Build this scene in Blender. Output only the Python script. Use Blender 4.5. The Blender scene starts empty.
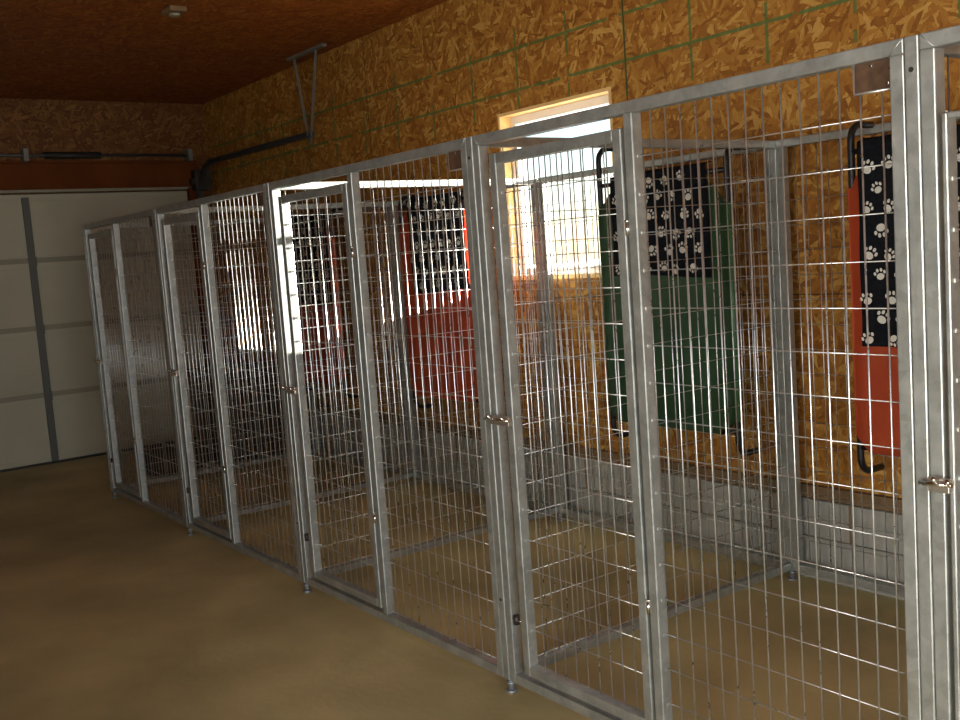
import bpy, bmesh, math, random
from mathutils import Vector, Matrix
S = bpy.context.scene
C = S.collection
random.seed(7)

# ------------------------------------------------------------------ camera
cam_d = bpy.data.cameras.new('camera'); cam = bpy.data.objects.new('camera', cam_d); C.objects.link(cam)
S.camera = cam
cam_d.sensor_width = 36.0
cam_d.lens = 1013.9 * 36.0 / 960.0
cam_d.clip_start = .05; cam_d.clip_end = 300
YAW, PIT, ROL = -0.93644, -0.10473, -0.07143
fw = Vector((math.sin(YAW)*math.cos(PIT), math.cos(YAW)*math.cos(PIT), math.sin(PIT)))
r0 = Vector((math.cos(YAW), -math.sin(YAW), 0)); u0 = r0.cross(fw)
rt = r0*math.cos(ROL) + u0*math.sin(ROL); up = -r0*math.sin(ROL) + u0*math.cos(ROL)
m = Matrix((rt, up, -fw)).transposed().to_4x4(); m.translation = Vector((1.1417, -1.9879, 1.4897))
cam.matrix_world = m

# ------------------------------------------------------------------ sky, sun, area fills
W = bpy.data.worlds.new('sky'); S.world = W; W.use_nodes = True
wn = W.node_tree.nodes; bg = wn['Background']
sky = wn.new('ShaderNodeTexSky'); sky.sky_type = 'NISHITA'; sky.sun_disc = False
sky.sun_elevation = math.radians(35); sky.sun_rotation = math.radians(-10)
sky.air_density = 1.0; sky.dust_density = .6; sky.ozone_density = 1.5
W.node_tree.links.new(sky.outputs[0], bg.inputs[0]); bg.inputs[1].default_value = .24

SUN_DIR = Vector((-0.14, -1.0, -0.157))
sd = bpy.data.lights.new('sun', 'SUN'); so = bpy.data.objects.new('sun', sd); C.objects.link(so)
sd.energy = 120; sd.angle = math.radians(.55); sd.color = (1, .93, .82)
so.rotation_euler = SUN_DIR.to_track_quat('-Z', 'Y').to_euler()

def area(name, loc, to, w, h, e, col):
    d = bpy.data.lights.new(name, 'AREA'); o = bpy.data.objects.new(name, d); C.objects.link(o)
    d.shape = 'RECTANGLE'; d.size = w; d.size_y = h; d.energy = e; d.color = col
    o.location = loc; o.rotation_euler = (Vector(to)-Vector(loc)).to_track_quat('-Z', 'Y').to_euler()
    return o
# area fills added at unseen openings in the right wall and behind the camera
area('doorway_fill', (3.44, -2.3, 1.15), (-1.0, -1.7, -.8), 2.4, 2.1, 82, (.90, .96, .98)).data.spread = math.radians(120)
area('front_opening_fill', (1.3, -4.9, 1.1), (-.2, 1.6, 1.5), 1.6, 1.9, 37, (1, .96, .88)).data.spread = math.radians(75)

S.view_settings.view_transform = 'Standard'; S.view_settings.look = 'None'
S.view_settings.gamma = 1; S.view_settings.use_curve_mapping = False
S.view_settings.exposure = 0.0
S.cycles.use_denoising = True
S.cycles.max_bounces = 8
S.cycles.sample_clamp_indirect = 6

# ------------------------------------------------------------------ materials
def mat(name, col=(.5,.5,.5), rough=.5, metal=0.0):
    M = bpy.data.materials.new(name); M.use_nodes = True
    b = M.node_tree.nodes['Principled BSDF']
    b.inputs['Base Color'].default_value = (*col, 1); b.inputs['Roughness'].default_value = rough
    b.inputs['Metallic'].default_value = metal
    return M
def N(M, t, **kw):
    n = M.node_tree.nodes.new(t)
    for k, v in kw.items():
        if hasattr(n, k): setattr(n, k, v)
        else: n.inputs[k].default_value = v
    return n
def L(M, a, b): M.node_tree.links.new(a, b)
def math_(M, op, a, b=None, c=None):
    n = N(M, 'ShaderNodeMath', operation=op)
    for i, v in enumerate((a, b, c)):
        if v is None: continue
        if isinstance(v, (int, float)): n.inputs[i].default_value = v
        else: L(M, v, n.inputs[i])
    return n.outputs[0]
def mixc(M, fac, a, b, mode='MIX'):
    n = N(M, 'ShaderNodeMix', data_type='RGBA', blend_type=mode)
    for s, v in ((n.inputs[0], fac), (n.inputs[6], a), (n.inputs[7], b)):
        if isinstance(v, (int, float)): s.default_value = v
        elif isinstance(v, tuple): s.default_value = (*v, 1) if len(v) == 3 else v
        else: L(M, v, s)
    return n.outputs[2]
def ramp(M, src, stops):
    n = N(M, 'ShaderNodeValToRGB'); e = n.color_ramp.elements
    while len(e) < len(stops): e.new(.5)
    for i, (p, c) in enumerate(stops):
        e[i].position = p; e[i].color = (*c, 1)
    L(M, src, n.inputs[0]); return n.outputs[0]
def noisy(name, c1, c2, scale, rough=.5, metal=0.0, bump=0.0, detail=4, bscale=None, spec=None):
    M = mat(name, c1, rough, metal); b = M.node_tree.nodes['Principled BSDF']
    tc = N(M, 'ShaderNodeTexCoord'); n = N(M, 'ShaderNodeTexNoise', Scale=scale, Detail=detail)
    L(M, tc.outputs['Object'], n.inputs['Vector'])
    L(M, ramp(M, n.outputs['Fac'], [(.3, c1), (.7, c2)]), b.inputs['Base Color'])
    if spec is not None: b.inputs['Specular IOR Level'].default_value = spec
    if bump:
        n2 = N(M, 'ShaderNodeTexNoise', Scale=bscale or scale*4, Detail=4); L(M, tc.outputs['Object'], n2.inputs['Vector'])
        bp = N(M, 'ShaderNodeBump', Strength=bump, Distance=.01); L(M, n2.outputs['Fac'], bp.inputs['Height']); L(M, bp.outputs[0], b.inputs['Normal'])
    return M

def osb(name, axes, grid, tint=(1,1,1)):
    """oriented strand board: long wood flakes lying at many angles; pale green printed nailing lines when grid"""
    M = mat(name, (.45,.26,.1), .62); b = M.node_tree.nodes['Principled BSDF']
    b.inputs['Specular IOR Level'].default_value = .3
    tc = N(M, 'ShaderNodeTexCoord'); sp = N(M, 'ShaderNodeSeparateXYZ'); L(M, tc.outputs['Object'], sp.inputs[0])
    cb = N(M, 'ShaderNodeCombineXYZ'); L(M, sp.outputs[axes[0]], cb.inputs[0]); L(M, sp.outputs[axes[1]], cb.inputs[1])
    P = cb.outputs[0]
    wob = N(M, 'ShaderNodeTexNoise', Scale=9.0, Detail=2); L(M, P, wob.inputs['Vector'])
    wv = N(M, 'ShaderNodeVectorMath', operation='MULTIPLY_ADD'); L(M, wob.outputs['Color'], wv.inputs[0])
    wv.inputs[1].default_value = (.05,.05,0); L(M, P, wv.inputs[2]); PW = wv.outputs[0]
    layers = []
    for i, ang in enumerate((12, 68, 118, 160)):
        mp = N(M, 'ShaderNodeMapping'); mp.inputs['Rotation'].default_value = (0, 0, math.radians(ang))
        mp.inputs['Location'].default_value = (i*3.7, i*1.3, 0); L(M, PW, mp.inputs[0])
        ml = N(M, 'ShaderNodeVectorMath', operation='MULTIPLY'); L(M, mp.outputs[0], ml.inputs[0]); ml.inputs[1].default_value = (12, 56, 1)
        v = N(M, 'ShaderNodeTexVoronoi', voronoi_dimensions='2D', Scale=1.0); L(M, ml.outputs[0], v.inputs['Vector'])
        s = N(M, 'ShaderNodeSeparateColor'); L(M, v.outputs['Color'], s.inputs[0])
        gr = N(M, 'ShaderNodeTexNoise', Scale=5.0, Detail=2); L(M, ml.outputs[0], gr.inputs['Vector'])
        val = math_(M, 'MULTIPLY_ADD', gr.outputs['Fac'], .45, math_(M, 'MULTIPLY', s.outputs[0], .75))
        layers.append((val, s.outputs[1]))
    cur, pr = layers[0]
    for v, q in layers[1:]:
        t = math_(M, 'GREATER_THAN', q, pr)
        mx = N(M, 'ShaderNodeMix', data_type='FLOAT'); L(M, t, mx.inputs[0]); L(M, cur, mx.inputs[2]); L(M, v, mx.inputs[3]); cur = mx.outputs[0]
        pr = math_(M, 'MAXIMUM', pr, q)
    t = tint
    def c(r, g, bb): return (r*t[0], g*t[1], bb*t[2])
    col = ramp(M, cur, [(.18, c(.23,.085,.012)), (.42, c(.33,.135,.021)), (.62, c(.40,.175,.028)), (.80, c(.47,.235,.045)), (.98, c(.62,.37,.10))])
    if grid:
        u, w = sp.outputs[axes[0]], sp.outputs[axes[1]]
        def line(co, off, step, half):
            f = math_(M, 'FRACT', math_(M, 'DIVIDE', math_(M, 'SUBTRACT', co, off), step))
            d = math_(M, 'MULTIPLY', math_(M, 'ABSOLUTE', math_(M, 'SUBTRACT', f, .5)), step)
            return math_(M, 'GREATER_THAN', d, step*.5-half)
        g = math_(M, 'MAXIMUM', line(u, grid[0], .4166, .008), line(w, grid[1], .222, .008))
        # only the printed field above head height, broken where the ink did not take
        hi = math_(M, 'GREATER_THAN', w, 2.2)
        lo = math_(M, 'LESS_THAN', w, 2.7)
        nn = N(M, 'ShaderNodeTexNoise', Scale=5.0, Detail=3); L(M, P, nn.inputs['Vector'])
        k = math_(M, 'MULTIPLY', math_(M, 'MULTIPLY', g, math_(M, 'MULTIPLY', hi, lo)), math_(M, 'MULTIPLY', math_(M, 'GREATER_THAN', nn.outputs['Fac'], .40), .75))
        col = mixc(M, k, col, (.05,.15,.045))
        seam = math_(M, 'MAXIMUM', line(u, grid[2], 2.44, .004), line(w, 1.22, 5, .003))
        col = mixc(M, math_(M, 'MULTIPLY', seam, .85), col, (.05,.025,.01))
    L(M, col, b.inputs['Base Color'])
    bp = N(M, 'ShaderNodeBump', Strength=.35, Distance=.004); L(M, cur, bp.inputs['Height']); L(M, bp.outputs[0], b.inputs['Normal'])
    return M

M_osb_back = osb('strand_board_wall', (0, 2), (-2.45, 2.37, -2.45), (.86,.84,.80))
M_osb_left_shaded = osb('strand_board_end_wall_shaded', (1, 2), None, (.34,.27,.2))  # same board; the dim light at this end is put into the tint
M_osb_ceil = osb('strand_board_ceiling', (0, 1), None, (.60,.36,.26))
M_conc = noisy('stained_concrete', (.33,.27,.125), (.72,.60,.29), 1.1, .55, bump=.15, detail=8, bscale=30, spec=.35)
M_curb = noisy('grey_concrete_curb', (.27,.265,.235), (.36,.35,.31), 3, .8, bump=.3, bscale=40)
def galv(name, c1, c2, rough=.42, metal=.75, scale=14):
    M = mat(name, c1, rough, metal); b = M.node_tree.nodes['Principled BSDF']
    tc = N(M, 'ShaderNodeTexCoord'); v = N(M, 'ShaderNodeTexVoronoi', Scale=60.0); L(M, tc.outputs['Object'], v.inputs['Vector'])
    n = N(M, 'ShaderNodeTexNoise', Scale=scale, Detail=5); L(M, tc.outputs['Object'], n.inputs['Vector'])
    s = N(M, 'ShaderNodeSeparateColor'); L(M, v.outputs['Color'], s.inputs[0])
    f = math_(M, 'ADD', math_(M, 'MULTIPLY', s.outputs[0], .18), math_(M, 'MULTIPLY', n.outputs['Fac'], .85))
    L(M, ramp(M, f, [(.3, c1), (.75, c2)]), b.inputs['Base Color'])
    L(M, math_(M, 'ADD', math_(M, 'MULTIPLY', f, .2), rough-.1), b.inputs['Roughness'])
    return M
M_galv = galv('galvanised_tube', (.34,.355,.34), (.52,.54,.515))
M_wire = galv('galvanised_wire', (.50,.51,.50), (.70,.71,.70), .30, .85)
M_foot = galv('galvanised_foot', (.25,.26,.27), (.4,.41,.42), .5, .7)
M_bolt = mat('dark_bolt', (.05,.045,.04), .5, .6)
M_chrome = mat('bright_latch_steel', (.80,.78,.74), .2, 1)
M_brass = mat('latch_plate_steel', (.55,.49,.42), .3, .85)
M_plate = noisy('brown_card', (.05,.028,.016), (.10,.055,.032), 40, .4)
M_red = noisy('red_vinyl', (.52,.075,.026), (.60,.10,.034), 6, .45)
M_green = noisy('green_vinyl', (.034,.095,.040), (.050,.13,.055), 6, .45)
M_tube = mat('black_tube', (.012,.012,.014), .4, .3)
M_cloth = noisy('black_fleece', (.010,.012,.016), (.018,.020,.026), 60, .95, bump=.3, spec=.15)
M_paw = mat('pale_paw_print', (.52,.50,.44), .95)
M_white_door = noisy('white_door_panel', (.40,.37,.27), (.46,.43,.32), 2, .6)
M_seam = mat('door_seam', (.27,.25,.18), .7)
M_strut = mat('dark_door_strut', (.10,.10,.09), .5, .5)
M_rail = mat('garage_track_steel', (.10,.10,.10), .5, .7)
M_angle = mat('pale_perforated_angle', (.20,.19,.16), .55, .4)
M_wood_red = noisy('stained_header_board', (.10,.028,.007), (.14,.04,.010), 5, .9, spec=.1)
M_pine = noisy('pine_jamb', (.72,.46,.17), (.82,.56,.25), 8, .6)
M_sill = noisy('treated_plate', (.14,.085,.04), (.22,.135,.06), 8, .8)
M_vinyl = mat('white_vinyl', (.85,.83,.80), .4)
M_snow = noisy('pale_ground', (.66,.66,.66), (.8,.8,.8), .4, .9)
M_glass = bpy.data.materials.new('window_glass'); M_glass.use_nodes = True
nt = M_glass.node_tree; nt.nodes.clear()
o_ = nt.nodes.new('ShaderNodeOutputMaterial'); mx = nt.nodes.new('ShaderNodeMixShader'); tr = nt.nodes.new('ShaderNodeBsdfTransparent'); gl = nt.nodes.new('ShaderNodeBsdfGlossy')
mx.inputs[0].default_value = .06; gl.inputs['Roughness'].default_value = .02; tr.inputs[0].default_value = (.95,.97,.97,1)
nt.links.new(tr.outputs[0], mx.inputs[1]); nt.links.new(gl.outputs[0], mx.inputs[2]); nt.links.new(mx.outputs[0], o_.inputs[0])
M_crate = mat('dark_brown_plastic', (.045,.022,.016), .5)
M_crate_lid = mat('dark_grey_plastic', (.03,.03,.032), .45)
M_mound = noisy('matt_dark_brown', (.05,.028,.018), (.09,.05,.03), 12, .95)

# ------------------------------------------------------------------ mesh helpers
def box(bm, a, b, mi=0, bev=0.0):
    a, b = [min(p, q) for p, q in zip(a, b)], [max(p, q) for p, q in zip(a, b)]
    vs = [bm.verts.new((x, y, z)) for z in (a[2], b[2]) for y in (a[1], b[1]) for x in (a[0], b[0])]
    fs = [bm.faces.new([vs[i] for i in f]) for f in ((0,2,3,1),(4,5,7,6),(0,1,5,4),(2,6,7,3),(0,4,6,2),(1,3,7,5))]
    for f in fs: f.material_index = mi
    if bev:
        es = {e for f in fs for e in f.edges}
        r = bmesh.ops.bevel(bm, geom=list(es), offset=bev, segments=2, affect='EDGES', profile=.5)
        for f in r['faces']: f.material_index = mi
def tube(bm, pts, r, n=6, mi=0, caps=True):
    pts = [Vector(p) for p in pts]; rings = []
    t0 = (pts[1]-pts[0]).normalized(); ref = Vector((0,0,1)) if abs(t0.z) < .9 else Vector((1,0,0))
    nx = t0.cross(ref).normalized()
    for i, p in enumerate(pts):
        t = (pts[min(i+1, len(pts)-1)] - pts[max(i-1, 0)]).normalized()
        nx = (nx - t*nx.dot(t)).normalized(); ny = t.cross(nx)
        rings.append([bm.verts.new(p + (nx*math.cos(2*math.pi*k/n) + ny*math.sin(2*math.pi*k/n))*r) for k in range(n)])
    for a, b in zip(rings, rings[1:]):
        for k in range(n):
            f = bm.faces.new((a[k], a[(k+1)%n], b[(k+1)%n], b[k])); f.material_index = mi; f.smooth = True
    if caps:
        f = bm.faces.new(rings[0][::-1]); f.material_index = mi
        f = bm.faces.new(rings[-1]); f.material_index = mi
def arc(c, a, b, n=6):
    """rounded corner polyline from c+a to c+b, bending round c"""
    c, a, b = Vector(c), Vector(a), Vector(b)
    return [c + a*(1-math.sin(t)) + b*(1-math.cos(t)) for t in [math.pi/2*k/n for k in range(n+1)]]
def obj(name, bm, mats, parent=None, **props):
    bmesh.ops.recalc_face_normals(bm, faces=bm.faces)
    me = bpy.data.meshes.new(name); bm.to_mesh(me); bm.free()
    for M in (mats if isinstance(mats, (list, tuple)) else [mats]): me.materials.append(M)
    o = bpy.data.objects.new(name, me); C.objects.link(o)
    if parent: o.parent = parent
    for k, v in props.items(): o[k] = v
    return o
def empty(name, loc, label, cat, group=None):
    o = bpy.data.objects.new(name, None); C.objects.link(o); o.location = loc; o.empty_display_size = .1
    o['label'] = label; o['category'] = cat
    if group: o['group'] = group
    return o
def struct(name, bm, mats, parent=None):
    o = obj(name, bm, mats, parent); o['kind'] = 'structure'; return o
B = bmesh.new

# ------------------------------------------------------------------ the room
XL, XR, YF, YB, H = -7.72, 3.5, -5.0, 1.66, 2.99
WX0, WX1, WZ0, WZ1, WT = -3.48, -2.56, 1.32, 2.265, .14
bm = B(); box(bm, (XL-.2, YF-.2, -.12), (XR+.2, YB+WT, 0)); struct('floor', bm, M_conc)
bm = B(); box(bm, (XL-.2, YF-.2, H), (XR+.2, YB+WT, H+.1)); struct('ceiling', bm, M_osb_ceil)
bm = B()
box(bm, (XL, YB, 0), (WX0, YB+WT, H)); box(bm, (WX1, YB, 0), (XR, YB+WT, H))
box(bm, (WX0, YB, 0), (WX1, YB+WT, WZ0)); box(bm, (WX0, YB, WZ1), (WX1, YB+WT, H)); struct('wall_back', bm, M_osb_back)
DY0, DY1, DZ = -1.298, 1.438, 2.232
bm = B()
box(bm, (XL-.15, YF, 0), (XL, DY0, H)); box(bm, (XL-.15, DY1, 0), (XL, YB+WT, H)); box(bm, (XL-.15, DY0, DZ), (XL, DY1, H)); struct('wall_left', bm, M_osb_left_shaded)
bm = B(); box(bm, (XL, YF-.15, 0), (.5, YF, H)); box(bm, (2.1, YF-.15, 0), (XR, YF, H)); box(bm, (.5, YF-.15, 2.1), (2.1, YF, H)); struct('wall_front', bm, osb('strand_board_front', (0, 2), None, (.22,.24,.26)))  # unseen wall, its board darkened to cut the sun's bounce
bm = B(); box(bm, (XR, YF, 0), (XR+.15, -3.5, H)); box(bm, (XR, -1.1, 0), (XR+.15, YB, H)); box(bm, (XR, -3.5, 2.25), (XR+.15, -1.1, H)); struct('wall_right', bm, osb('strand_board_right', (1, 2), None))
# concrete curb along the back wall and the timber plate on it
bm = B(); box(bm, (XL, 1.615, 0), (XR, YB, .185), bev=.004); box(bm, (XL, 1.612, .188), (XR, YB, .35), bev=.006)
for k in range(28): box(bm, (XL+.4*k+.05, 1.6105, .19), (XL+.4*k+.062, 1.6145, .348), 1)
struct('baseboard_back', bm, [M_curb, M_sill])
bm = B(); box(bm, (XL, 1.63, .352), (XR, YB, .405)); struct('trim_1', bm, M_sill)
bm = B(); box(bm, (XL, DY0-.1, 2.26), (XL+.035, DY1+.1, 2.47), bev=.004); box(bm, (XL, DY0-.1, 2.475), (XL+.03, DY1+.1, 2.495), bev=.002); struct('trim_2', bm, M_wood_red)
bm = B(); box(bm, (XL, DY1, 0), (XL+.03, DY1+.09, 2.255)); struct('trim_3', bm, M_wood_red)

# sectional garage door
d = bpy.data.objects.new('door_1', None); C.objects.link(d); d.location = (XL, .07, 0); d['kind'] = 'structure'
def loc(o, p): o.location = p; return o
secs = [0.01, .57, 1.125, 1.68, 2.235]
for z0, z1 in zip(secs, secs[1:]):
    bm = B(); box(bm, (-.06, -1.37, z0+.008), (-.02, 1.37, z1-.008), bev=.006)
    # pressed horizontal rib above and below every joint
    box(bm, (-.022, -1.36, z0+.03), (-.016, 1.36, z0+.05), bev=.002)
    box(bm, (-.022, -1.36, z1-.075), (-.016, 1.36, z1-.055), bev=.002)
    obj('door_panel', bm, M_white_door, d)
bm = B(); box(bm, (-.075, -1.37, .01), (-.055, 1.37, 2.235)); obj('door_backing', bm, M_seam, d)
bm = B()
for z in secs[1:-1]: box(bm, (-.022, -1.37, z-.012), (-.0155, 1.37, z+.03), bev=.001)
obj('panel_joint', bm, M_seam, d)
bm = B(); box(bm, (-.016, -.027, .02), (.012, .027, 2.2), bev=.004)
for z in secs[1:-1]: box(bm, (.010, -.032, z-.04), (.018, .032, z+.04), bev=.002)
obj('centre_strut', bm, M_strut, d, label='dark vertical centre strut')
bm = B(); box(bm, (-.06, -1.39, 2.238), (.02, 1.39, 2.262), bev=.002); obj('top_weather_strip', bm, M_seam, d)
bm = B(); box(bm, (-.05, -1.37, 0), (-.01, 1.37, .012)); obj('bottom_seal', bm, M_bolt, d)

# window: pine jambs, white vinyl frame, glass
w = bpy.data.objects.new('window_1', None); C.objects.link(w); w.location = ((WX0+WX1)/2, YB, WZ0); w['kind'] = 'structure'
hw, hh = (WX1-WX0)/2, WZ1-WZ0
bm = B(); j = .018
box(bm, (-hw, -.002, 0), (-hw+j, WT, hh)); box(bm, (hw-j, -.002, 0), (hw, WT, hh)); box(bm, (-hw+j, -.002, hh-j), (hw-j, WT, hh)); box(bm, (-hw+j, -.002, 0), (hw-j, WT, j)); obj('window_jamb', bm, M_pine, w)
bm = B(); f = .045; a = hw-j-.001; zt = hh-j-.001; zb = j+.001; y0, y1 = .075, .135
box(bm, (-a, y0, zb), (-a+f, y1, zt), bev=.003); box(bm, (a-f, y0, zb), (a, y1, zt), bev=.003)
box(bm, (-a+f, y0, zt-f), (a-f, y1, zt), bev=.003); box(bm, (-a+f, y0, zb), (a-f, y1, zb+f), bev=.003); obj('window_frame', bm, M_vinyl, w)
bm = B(); box(bm, (-a+f, .103, zb+f), (a-f, .107, zt-f)); obj('window_pane', bm, M_glass, w)
# pale open ground outside
bm = B(); box(bm, (-90, YB+WT+.02, -.35), (60, 140, -.25)); struct('ground', bm, M_snow)
bm = B(); box(bm, (XR+.2, -60, -.35), (60, YB, -.25)); box(bm, (-60, -60, -.35), (XR+.2, YF-.25, -.25)); struct('ground_beyond_doorway', bm, M_snow)

# ------------------------------------------------------------------ kennels
T, DP = .032, .019           # tube width, half depth
TOP, BOT = 1.862, .05
JX = [0.0, -1.512, -3.022, -4.480, -5.885]
JX = [1.505] + JX            # one more kennel on the right, mostly out of frame
MULL = [.702, -.803, -2.295, -3.810, -5.242]
WR = .0021
REAR = 1.545

def wires_xz(bm, x0, x1, z0, z1, xs, zs, y, holes=()):
    for x in xs:
        za, zb = z0, z1
        for hx0, hx1, hz in holes:
            if hx0 < x < hx1: zb = hz
        tube(bm, [(x, y, za), (x, y, zb)], WR, 6)
    for z in zs: tube(bm, [(x0, y+.0037, z), (x1, y+.0037, z)], .0017, 6)
def frange(a, b, s):
    out = []
    while a < b: out.append(a); a += s
    return out

# the last label word singles each kennel out
FRONT_LABEL = [
 'galvanised kennel front at the right edge of the photo, beyond the nearest post',
 'nearest full galvanised kennel front, its gate before the window and green cot behind it',
 'galvanised kennel front left of the window gate, orange-red cot seen through its wide panel',
 'second galvanised kennel front from the garage door, its upper wires glaring in the sun',
 'farthest galvanised kennel front, next to the white garage door']
for i in range(5):
    xr, xl, mu = JX[i], JX[i+1], MULL[i]
    cx = (xr+xl)/2
    R, Lf = xr-T/2-.001-cx, xl+T/2+.001-cx       # outer limits of this front panel
    mu -= cx
    root = empty('kennel_front_panel', (cx, 0, 0), FRONT_LABEL[i], 'kennel panel', 'kennel front panels in the long row')
    bm = B(); bv = .003
    box(bm, (R-T, -DP, BOT), (R, DP, TOP-T), bev=bv); box(bm, (Lf, -DP, BOT), (Lf+T, DP, TOP-T), bev=bv)
    box(bm, (Lf, -DP, TOP-T), (R, DP, TOP), bev=bv); box(bm, (Lf+T, -DP, BOT), (R-T, DP, BOT+T), bev=bv)
    box(bm, (mu-T/2, -DP, BOT+T), (mu+T/2, DP, TOP-T), bev=bv)
    # mitre welds at the corners
    for x in (R, Lf): 
        s = -1 if x == R else 1
        tube(bm, [(x+s*.002, -DP-.0005, TOP-.002), (x+s*(T-.002), -DP-.0005, TOP-T+.002)], .0012, 5)
    obj('frame', bm, M_galv, root)
    # mesh infill
    x0, x1 = mu+T/2-.001, R-T+.001
    bm = B()
    xs = frange(mu+T/2+.045, x1-.02, .0508)
    zs = [1.8177-.1016*k for k in range(1, 18)]
    lx0, lz0 = x1-.094, TOP-T-.062
    wires_xz(bm, x0, x1, BOT+T-.001, TOP-T+.001, xs, zs, .006, [(lx0, x1, lz0)])
    for z in zs:      # small weld beads where wires meet the tube
        for x in (x0, x1):
            box(bm, (x-.003, -.003, z-.004), (x+.003, .009, z+.004))
    obj('wire_mesh', bm, M_wire, root)
    bm = B(); box(bm, (lx0+.004, -.003, lz0+.003), (x1-.001, .001, TOP-T-.001), 0)
    tube(bm, [(lx0, 0, TOP-T), (lx0, 0, lz0), (x1, 0, lz0)], .0032, 6, 1)
    for px, pz in ((lx0+.043, TOP-T-.009), (x1-.008, TOP-T-.022), (x1-.014, lz0+.012)): box(bm, (px-.003, -.006, pz-.003), (px+.003, -.002, pz+.003), 2, bev=.001)
    obj('card_holder', bm, [M_plate, M_wire, M_chrome], root, label='small brown card plate in the corner')
    # gate
    gl_, gr_ = Lf+T+.05, mu-T/2-.013
    if i == 0: gl_ = Lf+T+.010
    gt, gb = (1.70 if i == 0 else 1.795), .098
    T0 = T
    if i == 0: T = .012
    bm = B()
    box(bm, (gl_, -DP, gb), (gl_+T, DP, gt), bev=bv); box(bm, (gr_-T, -DP, gb), (gr_, DP, gt), bev=bv)
    box(bm, (gl_+T, -DP, gt-T), (gr_-T, DP, gt), bev=bv); box(bm, (gl_+T, -DP, gb), (gr_-T, DP, gb+T), bev=bv)
    gate = obj('gate', bm, M_galv, root)
    bm = B(); g0, g1 = gl_+T-.001, gr_-T+.001
    n = max(1, round((g1-g0)/.0508)); st = (g1-g0)/n
    zs = [z for z in [.148+.1016*k for k in range(1, 18)] if z < gt-T-.03]
    wires_xz(bm, g0, g1, gb+T-.001, gt-T+.001, [g0+st*k for k in range(1, n)], zs, .006)
    for z in zs:
        for x in (g0, g1): box(bm, (x-.003, -.003, z-.004), (x+.003, .009, z+.004))
    obj('gate_wire_mesh', bm, M_wire, gate)
    # slide latch bridging post and gate
    bm = B(); lz = .95
    box(bm, (Lf+.004, -DP-.016, lz-.017), (gl_+T-.004, -DP-.0005, lz+.014), 0, bev=.002)
    tube(bm, [(Lf-.012, -DP-.020, lz), (gl_+T+.004, -DP-.020, lz+.003)], .0055, 8, 1)
    tube(bm, [(Lf+.025, -DP-.020, lz+.001), (Lf+.025, -DP-.034, lz+.016)], .004, 6, 1)
    tube(bm, [(gl_+.012, -DP-.020, lz), (gl_+.012, -DP-.032, lz+.014)], .004, 6, 1)
    obj('latch', bm, [M_brass, M_chrome], gate, label='bright slide latch')
    for hz in (.47, 1.526):
        bm = B(); tube(bm, [(gr_+.0065, -DP+.002, hz-.018), (gr_+.0065, -DP+.002, hz+.018)], .006, 8)
        tube(bm, [(gr_+.0065, -DP+.002, hz+.018), (gr_+.0065, -DP+.002, hz+.024)], .0075, 8)
        obj('hinge', bm, M_chrome, gate)
    bm = B(); tube(bm, [(Lf+T+.02, -.012, .26), (Lf+T+.02, -.012, .29)], .011, 8, 0); tube(bm, [(Lf+T-.002, -.012, .275), (gl_+.001, -.012, .275)], .004, 6, 1)
    T = T0
    if i: obj('stop_pin', bm, [M_bolt, M_chrome], gate)
    else: bm.free()

SIDE_LABEL = [
 'galvanised side panel closing the kennel row beyond the right edge of the photo',
 'galvanised kennel side panel whose front post stands nearest, at the right edge of the photo',
 'galvanised divider right of the green cot, between the nearest kennel and the next',
 'galvanised divider with sun-bleached top rail, seen through the second kennel gate',
 'galvanised divider panel between the two farthest kennels',
 'galvanised end panel of the kennel row, standing nearest the garage door']
for i, x in enumerate(JX):
    root = empty('kennel_side_panel', (x, 0, 0), SIDE_LABEL[i], 'kennel panel', 'kennel side panels between the runs')
    y0, y1 = -DP-.001, REAR+DP
    bm = B(); h = T/2-.0005; bv = .003
    box(bm, (-h, y0, BOT), (h, y0+.038, TOP), bev=bv); box(bm, (-h, y1-.038, BOT), (h, y1, TOP), bev=bv)
    box(bm, (-h, y0+.038, TOP-T), (h, y1-.038, TOP), bev=bv); box(bm, (-h, y0+.038, BOT), (h, y1-.038, BOT+T), bev=bv)
    obj('frame', bm, M_galv, root)
    bm = B(); a, b = y0+.037, y1-.037; n = round((b-a)/.0508); st = (b-a)/n
    for k in range(1, n): tube(bm, [(.002, a+st*k, BOT+T), (.002, a+st*k, TOP-T)], WR, 6)
    for k in range(1, 18): tube(bm, [(-.0022, a, 1.8177-.1016*k), (-.0022, b, 1.8177-.1016*k)], .0018, 6)
    obj('wire_mesh', bm, M_wire, root)
    for y in (y0+.019, y1-.019):
        bm = B(); tube(bm, [(0, y, .008), (0, y, BOT+.001)], .011, 10); tube(bm, [(0, y, 0), (0, y, .010)], .019, 12); 
        tube(bm, [(0, y, .030), (0, y, .040)], .017, 6)
        obj('foot', bm, M_foot, root)
    for z in (1.795, .33):
        bm = B(); tube(bm, [(0, y0-.002, z), (0, y0+.001, z)], .0055, 8); obj('bolt', bm, M_bolt, root)


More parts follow.
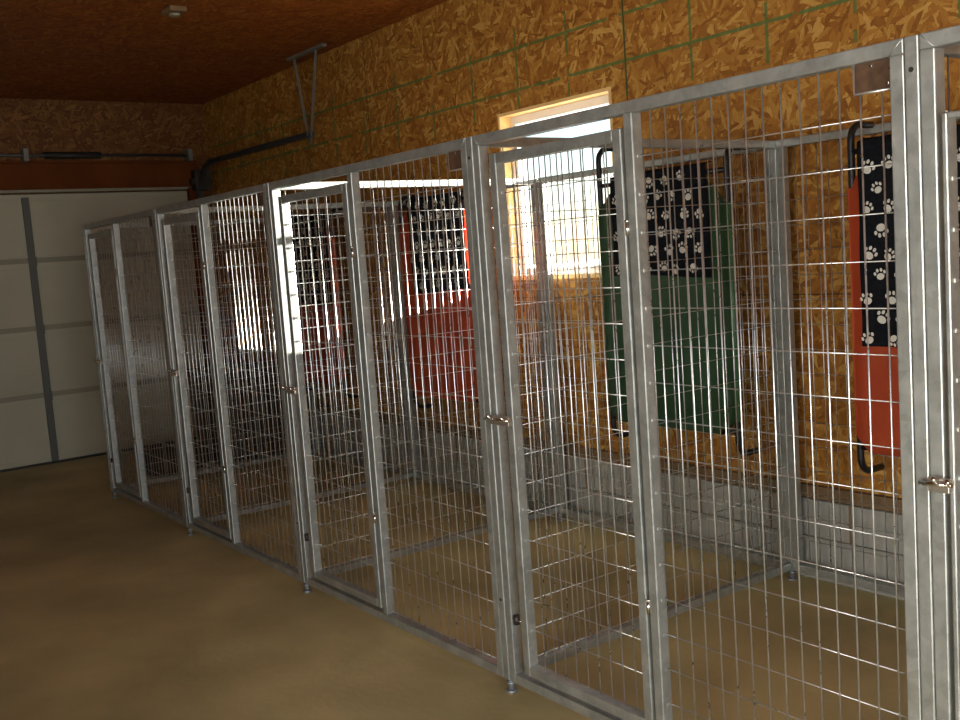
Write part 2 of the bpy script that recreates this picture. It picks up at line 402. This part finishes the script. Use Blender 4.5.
REAR_LABEL = [
 'galvanised rear kennel panel hidden beyond the right edge of the row',
 'galvanised rear kennel panel behind the nearest red cot',
 'galvanised rear kennel panel behind the green cot, in front of the window',
 'galvanised rear kennel panel behind the orange-red cot of the third kennel',
 'galvanised rear kennel panel behind the farthest red cot']
for i in range(5):
    xr, xl = JX[i], JX[i+1]; cx = (xr+xl)/2
    R, Lf = xr-T/2-.001-cx, xl+T/2+.001-cx
    root = empty('kennel_rear_panel', (cx, REAR, 0), REAR_LABEL[i], 'kennel panel', 'kennel rear panels along the wall')
    bm = B(); bv = .003
    box(bm, (R-T, -DP, BOT), (R, DP, TOP-T), bev=bv); box(bm, (Lf, -DP, BOT), (Lf+T, DP, TOP-T), bev=bv)
    box(bm, (Lf, -DP, TOP-T), (R, DP, TOP), bev=bv); box(bm, (Lf+T, -DP, BOT), (R-T, DP, BOT+T), bev=bv)
    obj('frame', bm, M_galv, root)
    bm = B(); a, b = Lf+T-.001, R-T+.001; n = round((b-a)/.0508); st = (b-a)/n
    wires_xz(bm, a, b, BOT+T-.001, TOP-T+.001, [a+st*k for k in range(1, n)], [1.8177-.1016*k for k in range(1, 18)], -.006)
    obj('wire_mesh', bm, M_wire, root)

# ------------------------------------------------------------------ raised dog cots hung on the rear panels, blankets over them
def paw(bm, x, z, y, rot, s):
    def pad(dx, dz, rx, rz):
        c, sn = math.cos(rot), math.sin(rot); vs = []
        for k in range(10):
            t = 2*math.pi*k/10; px, pz = dx+rx*math.cos(t), dz+rz*math.sin(t)
            X, Z = x+(px*c-pz*sn)*s, z+(px*sn+pz*c)*s
            vs.append(bm.verts.new((X, y(X, Z)-.0012, Z)))
        f = bm.faces.new(vs); f.material_index = 1
    pad(0, -.006, .0155, .0125)
    for dx, dz in ((-.019,.008), (-.0075,.018), (.0075,.018), (.019,.008)): pad(dx, dz, .0052, .0072)
def cot(x0, x1, label, M, seed, blanket, blabel, yf=1.365, tops=(1.86, 1.86)):
    rnd = random.Random(seed)
    cx = (x0+x1)/2; hw = (x1-x0)/2; z0 = .565; r = .013; yb = REAR-DP-.012-r
    root = empty('dog_cot', (cx, yf, 0), label, 'dog bed', 'raised dog cots hung on the rear panels')
    for s in (-1, 1):
        X = s*hw; k = .06; z1 = tops[(s+1)//2]
        pts = [Vector((X, yb-yf, z0))] + arc((X, 0, z0), (0, k, 0), (0, 0, k)) + arc((X, 0, z1), (0, 0, -k), (0, k, 0)) + [Vector((X, yb-yf, z1))]
        # foot of each leg turned in a little
        bm = B(); tube(bm, pts, r, 10); obj('side_rail', bm, M_tube, root)
    for z in (z0+.10, blanket[3]-.03):
        bm = B(); tube(bm, [(-hw, 0, z), (hw, 0, z)], r*.85, 8); obj('cross_bar', bm, M_tube, root)
    # sling: cut corners, wrapped over the rails, sagging slightly to the back
    bm = B(); nx, nz = 14, 20; zb, zt = z0+.085, blanket[3]-.012; g = []
    for iz in range(nz+1):
        v = iz/nz; z = zb+(zt-zb)*v; cut = max(0, .05-(z-zb), .14-(zt-z)); row = []
        for ix in range(nx+1):
            u = ix/nx*2-1; X = u*(hw-cut+.002)
            row.append(bm.verts.new((X, -.0165+.012*(1-u*u)*(1-(2*v-1)**2), z)))
        g.append(row)
    for a, b in zip(g, g[1:]):
        for k in range(nx):
            f = bm.faces.new((a[k], a[k+1], b[k+1], b[k])); f.smooth = True
    rr = bmesh.ops.solidify(bm, geom=list(bm.faces), thickness=.003)
    # sleeves round the side rails
    for s in (-1, 1): tube(bm, [(s*hw, 0, zb+.06), (s*hw, 0, zt-.15)], r+.0035, 10)
    sl = obj('sling', bm, M, root)
    # patterned blanket hanging over the sling
    bx0, bx1, bz0, bz1 = blanket
    def yy(X, Z): return yf-.031-.006*math.sin(X*31+seed)*(bz1-Z)/(bz1-bz0+.01)-.003*math.sin(Z*17+X*9)
    bm = B(); nx, nz = 30, 30; g = []
    for iz in range(nz+1):
        Zb = bz0+(bz1-bz0)*iz/nz; row = []
        for ix in range(nx+1):
            X = bx0+(bx1-bx0)*ix/nx; Z = Zb + (.012*math.sin(X*6+seed) if iz == 0 else 0)
            row.append(bm.verts.new((X, yy(X, Z), Z)))
        g.append(row)
    # fold back over the top
    row = [bm.verts.new((v.co.x, yf+.0, bz1+.012)) for v in g[-1]]; g.append(row)
    row = [bm.verts.new((v.co.x, yf+.012, bz1+.008)) for v in g[-2]]; g.append(row)
    for a, b in zip(g, g[1:]):
        for k in range(nx):
            f = bm.faces.new((a[k], a[k+1], b[k+1], b[k])); f.smooth = True
    bmesh.ops.solidify(bm, geom=list(bm.faces), thickness=-.004)
    for v in bm.verts: pass
    sx = .088; nr = int((bz1-bz0)/.078); 
    def ys(X, Z): return yy(X, Z)-.0042
    for a in range(nr+1):
        for b in range(int((bx1-bx0)/sx)+1):
            X = bx0+.035+b*sx+(sx/2 if a % 2 else 0)+rnd.uniform(-.01,.01); Z = bz0+.035+a*.078+rnd.uniform(-.008,.008)
            if X > bx1-.03 or Z > bz1-.03: continue
            paw(bm, X, Z, ys, rnd.uniform(-.9,.9)+(math.pi if rnd.random() < .25 else 0), rnd.uniform(.95,1.15))
    me = obj('paw_print_blanket', bm, [M_cloth, M_paw]); me['label'] = blabel; me['category'] = 'blanket'; me['group'] = 'paw print blankets over the cots'
    return root
cot(-1.045, -.315, 'red sling dog cot hung in the nearest kennel, by the right edge', M_red, 1, (-1.0, -.36, 1.04, 1.79), 'black paw-print blanket hanging long over the nearest red cot, at the right edge')
cot(-2.37, -1.62, 'dark green sling dog cot on black tube, hung beside the window', M_green, 2, (-2.27, -1.70, 1.33, 1.79), 'black paw-print blanket over the top of the green cot', tops=(1.935, 1.85))
cot(-4.12, -3.385, 'bright orange-red sling dog cot hung just left of the window', M_red, 3, (-4.0, -3.43, 1.29, 1.83), 'black paw-print blanket over the orange-red cot left of the window')
cot(-5.74, -5.0, 'farthest red sling dog cot, seen through the second gate from the right', M_red, 4, (-5.55, -5.03, 1.22, 1.83), 'black paw-print blanket over the farthest red cot')

# ------------------------------------------------------------------ garage door track on the back wall side
tr_ = empty('garage_door_track', (XL+.03, 1.53, 0), 'dark steel garage door track with hanging straps, under the ceiling by the back wall', 'door track')
bm = B()
def chan(bm, pts, r=.022):
    for a, b in zip(pts, pts[1:]):
        a, b = Vector(a), Vector(b); d = (b-a).normalized(); s = Vector((0,1,0)); nrm = d.cross(s).normalized()
        for off, wd, th in ((0, .003, r), (r, .018, .0022), (-r, .018, .0022)):
            c0, c1 = a+nrm*off, b+nrm*off; o = s*(-.015 if off else 0)
            vs = [bm.verts.new(c+o+s*wd*i+nrm*th*jj) for c in (c0, c1) for i, jj in ((-1,-1),(1,-1),(1,1),(-1,1))]
            for f in ((0,1,2,3),(4,7,6,5),(0,4,5,1),(1,5,6,2),(2,6,7,3),(3,7,4,0)): bm.faces.new([vs[k] for k in f])
chan(bm, [(.04, 0, .03), (.04, 0, 2.08)]); obj('vertical_track', bm, M_rail, tr_)
bm = B(); cpts = [(.04+.36*(1-math.cos(t)), 0, 2.08+.36*math.sin(t)) for t in [math.pi/2*k/8 for k in range(9)]]; chan(bm, cpts); obj('curved_track', bm, M_rail, tr_)
bm = B(); chan(bm, [(.40, 0, 2.44), (2.25, 0, 2.42)], .018); obj('horizontal_track', bm, M_rail, tr_)
def strap(a, b, wd=.010):
    bm = B(); a, b = Vector(a), Vector(b); d = (b-a).normalized(); s = Vector((1,0,0)); s = (s-d*s.dot(d)).normalized(); n2 = d.cross(s)
    for p, q, wi, th in ((s, n2, wd, .002), (n2, s, wd, .002)):
        vs = [bm.verts.new(c+p*wi*i+q*th*jj+(q*wd if p is n2 else Vector())*0) for c in (a, b) for i, jj in ((-1,-1),(1,-1),(1,1),(-1,1))]
        for f in ((0,1,2,3),(4,7,6,5),(0,4,5,1),(1,5,6,2),(2,6,7,3),(3,7,4,0)): bm.faces.new([vs[k] for k in f])
    obj('hanger_strap', bm, M_angle, tr_)
strap((2.19, .0, 2.36), (2.44, -.03, 2.985)); strap((2.16, .0, 2.40), (2.10, -.03, 2.985))
bm = B(); box(bm, (2.02, -.05, 2.968), (2.56, -.01, 2.989), bev=.002); obj('ceiling_angle', bm, M_angle, tr_)
bm = B(); box(bm, (-.02, -.06, 2.22), (.10, .08, 2.40), bev=.004); tube(bm, [(.05, -.09, 2.30), (.05, .10, 2.30)], .03, 12); obj('end_bracket', bm, M_bolt, tr_)

sp_ = empty('torsion_spring', (XL+.02, .07, 2.53), 'black torsion spring on a shaft mounted over the white garage door', 'spring')
bm = B()
tube(bm, [(.05, .62, 0), (.05, .16, 0)], .026, 14)
for k in range(60): 
    y = .17+.0075*k; tube(bm, [(.05, y, 0), (.05, y+.0035, 0)], .029, 12, caps=True)
obj('coil', bm, M_bolt, sp_)
bm = B(); tube(bm, [(.05, -1.3, 0), (.05, 1.42, 0)], .0125, 10); obj('shaft', bm, M_rail, sp_)
for y in (.02, 1.38):
    bm = B(); box(bm, (-.02, y-.02, -.05), (.10, y+.02, .05), bev=.003); obj('bearing_bracket', bm, M_angle, sp_)

cp = empty('ceiling_box', (-4.58, .25, H), 'small tan cover plate on the ceiling, top left of the photo', 'ceiling fitting')
bm = B(); box(bm, (-.07, -.05, -.03), (.07, .05, -.001), bev=.005); obj('cover', bm, M_sill, cp)
bm = B(); tube(bm, [(0, 0, -.045), (0, 0, -.03)], .03, 14); obj('knockout', bm, M_seam, cp)

# ------------------------------------------------------------------ dark things on the floor past the last kennel
cr = empty('storage_tote', (-6.45, 1.2, 0), 'tall dark brown storage tote on the floor past the farthest kennel', 'tote')
bm = B(); box(bm, (-.36, -.26, 0), (.36, .26, .66), bev=.03)
for x in (-.2, 0, .2): box(bm, (x-.03, -.272, .06), (x+.03, -.26, .58), bev=.005)
obj('body', bm, M_crate, cr)
bm = B(); box(bm, (-.39, -.29, .661), (.39, .29, .73), bev=.02); obj('lid', bm, M_crate_lid, cr)
cu = empty('floor_mound', (-6.50, .64, 0), 'low round dark brown cushion on the floor near the garage door', 'mound')  # stand-in for an unidentified dark patch on the floor
bm = B(); n = 28
prof = [(p*.72, q) for p, q in [(0,.0), (.30,.0), (.37,.04), (.385,.10), (.36,.155), (.30,.175), (.25,.15), (.22,.10), (.0,.085)]]
rings = []
for r_, z in prof:
    rings.append([bm.verts.new((max(r_, .001)*math.cos(2*math.pi*k/n), max(r_, .001)*math.sin(2*math.pi*k/n), z)) for k in range(n)])
for a, b in zip(rings, rings[1:]):
    for k in range(n): f = bm.faces.new((a[k], a[(k+1)%n], b[(k+1)%n], b[k])); f.smooth = True
obj('mound_body', bm, M_mound, cu)
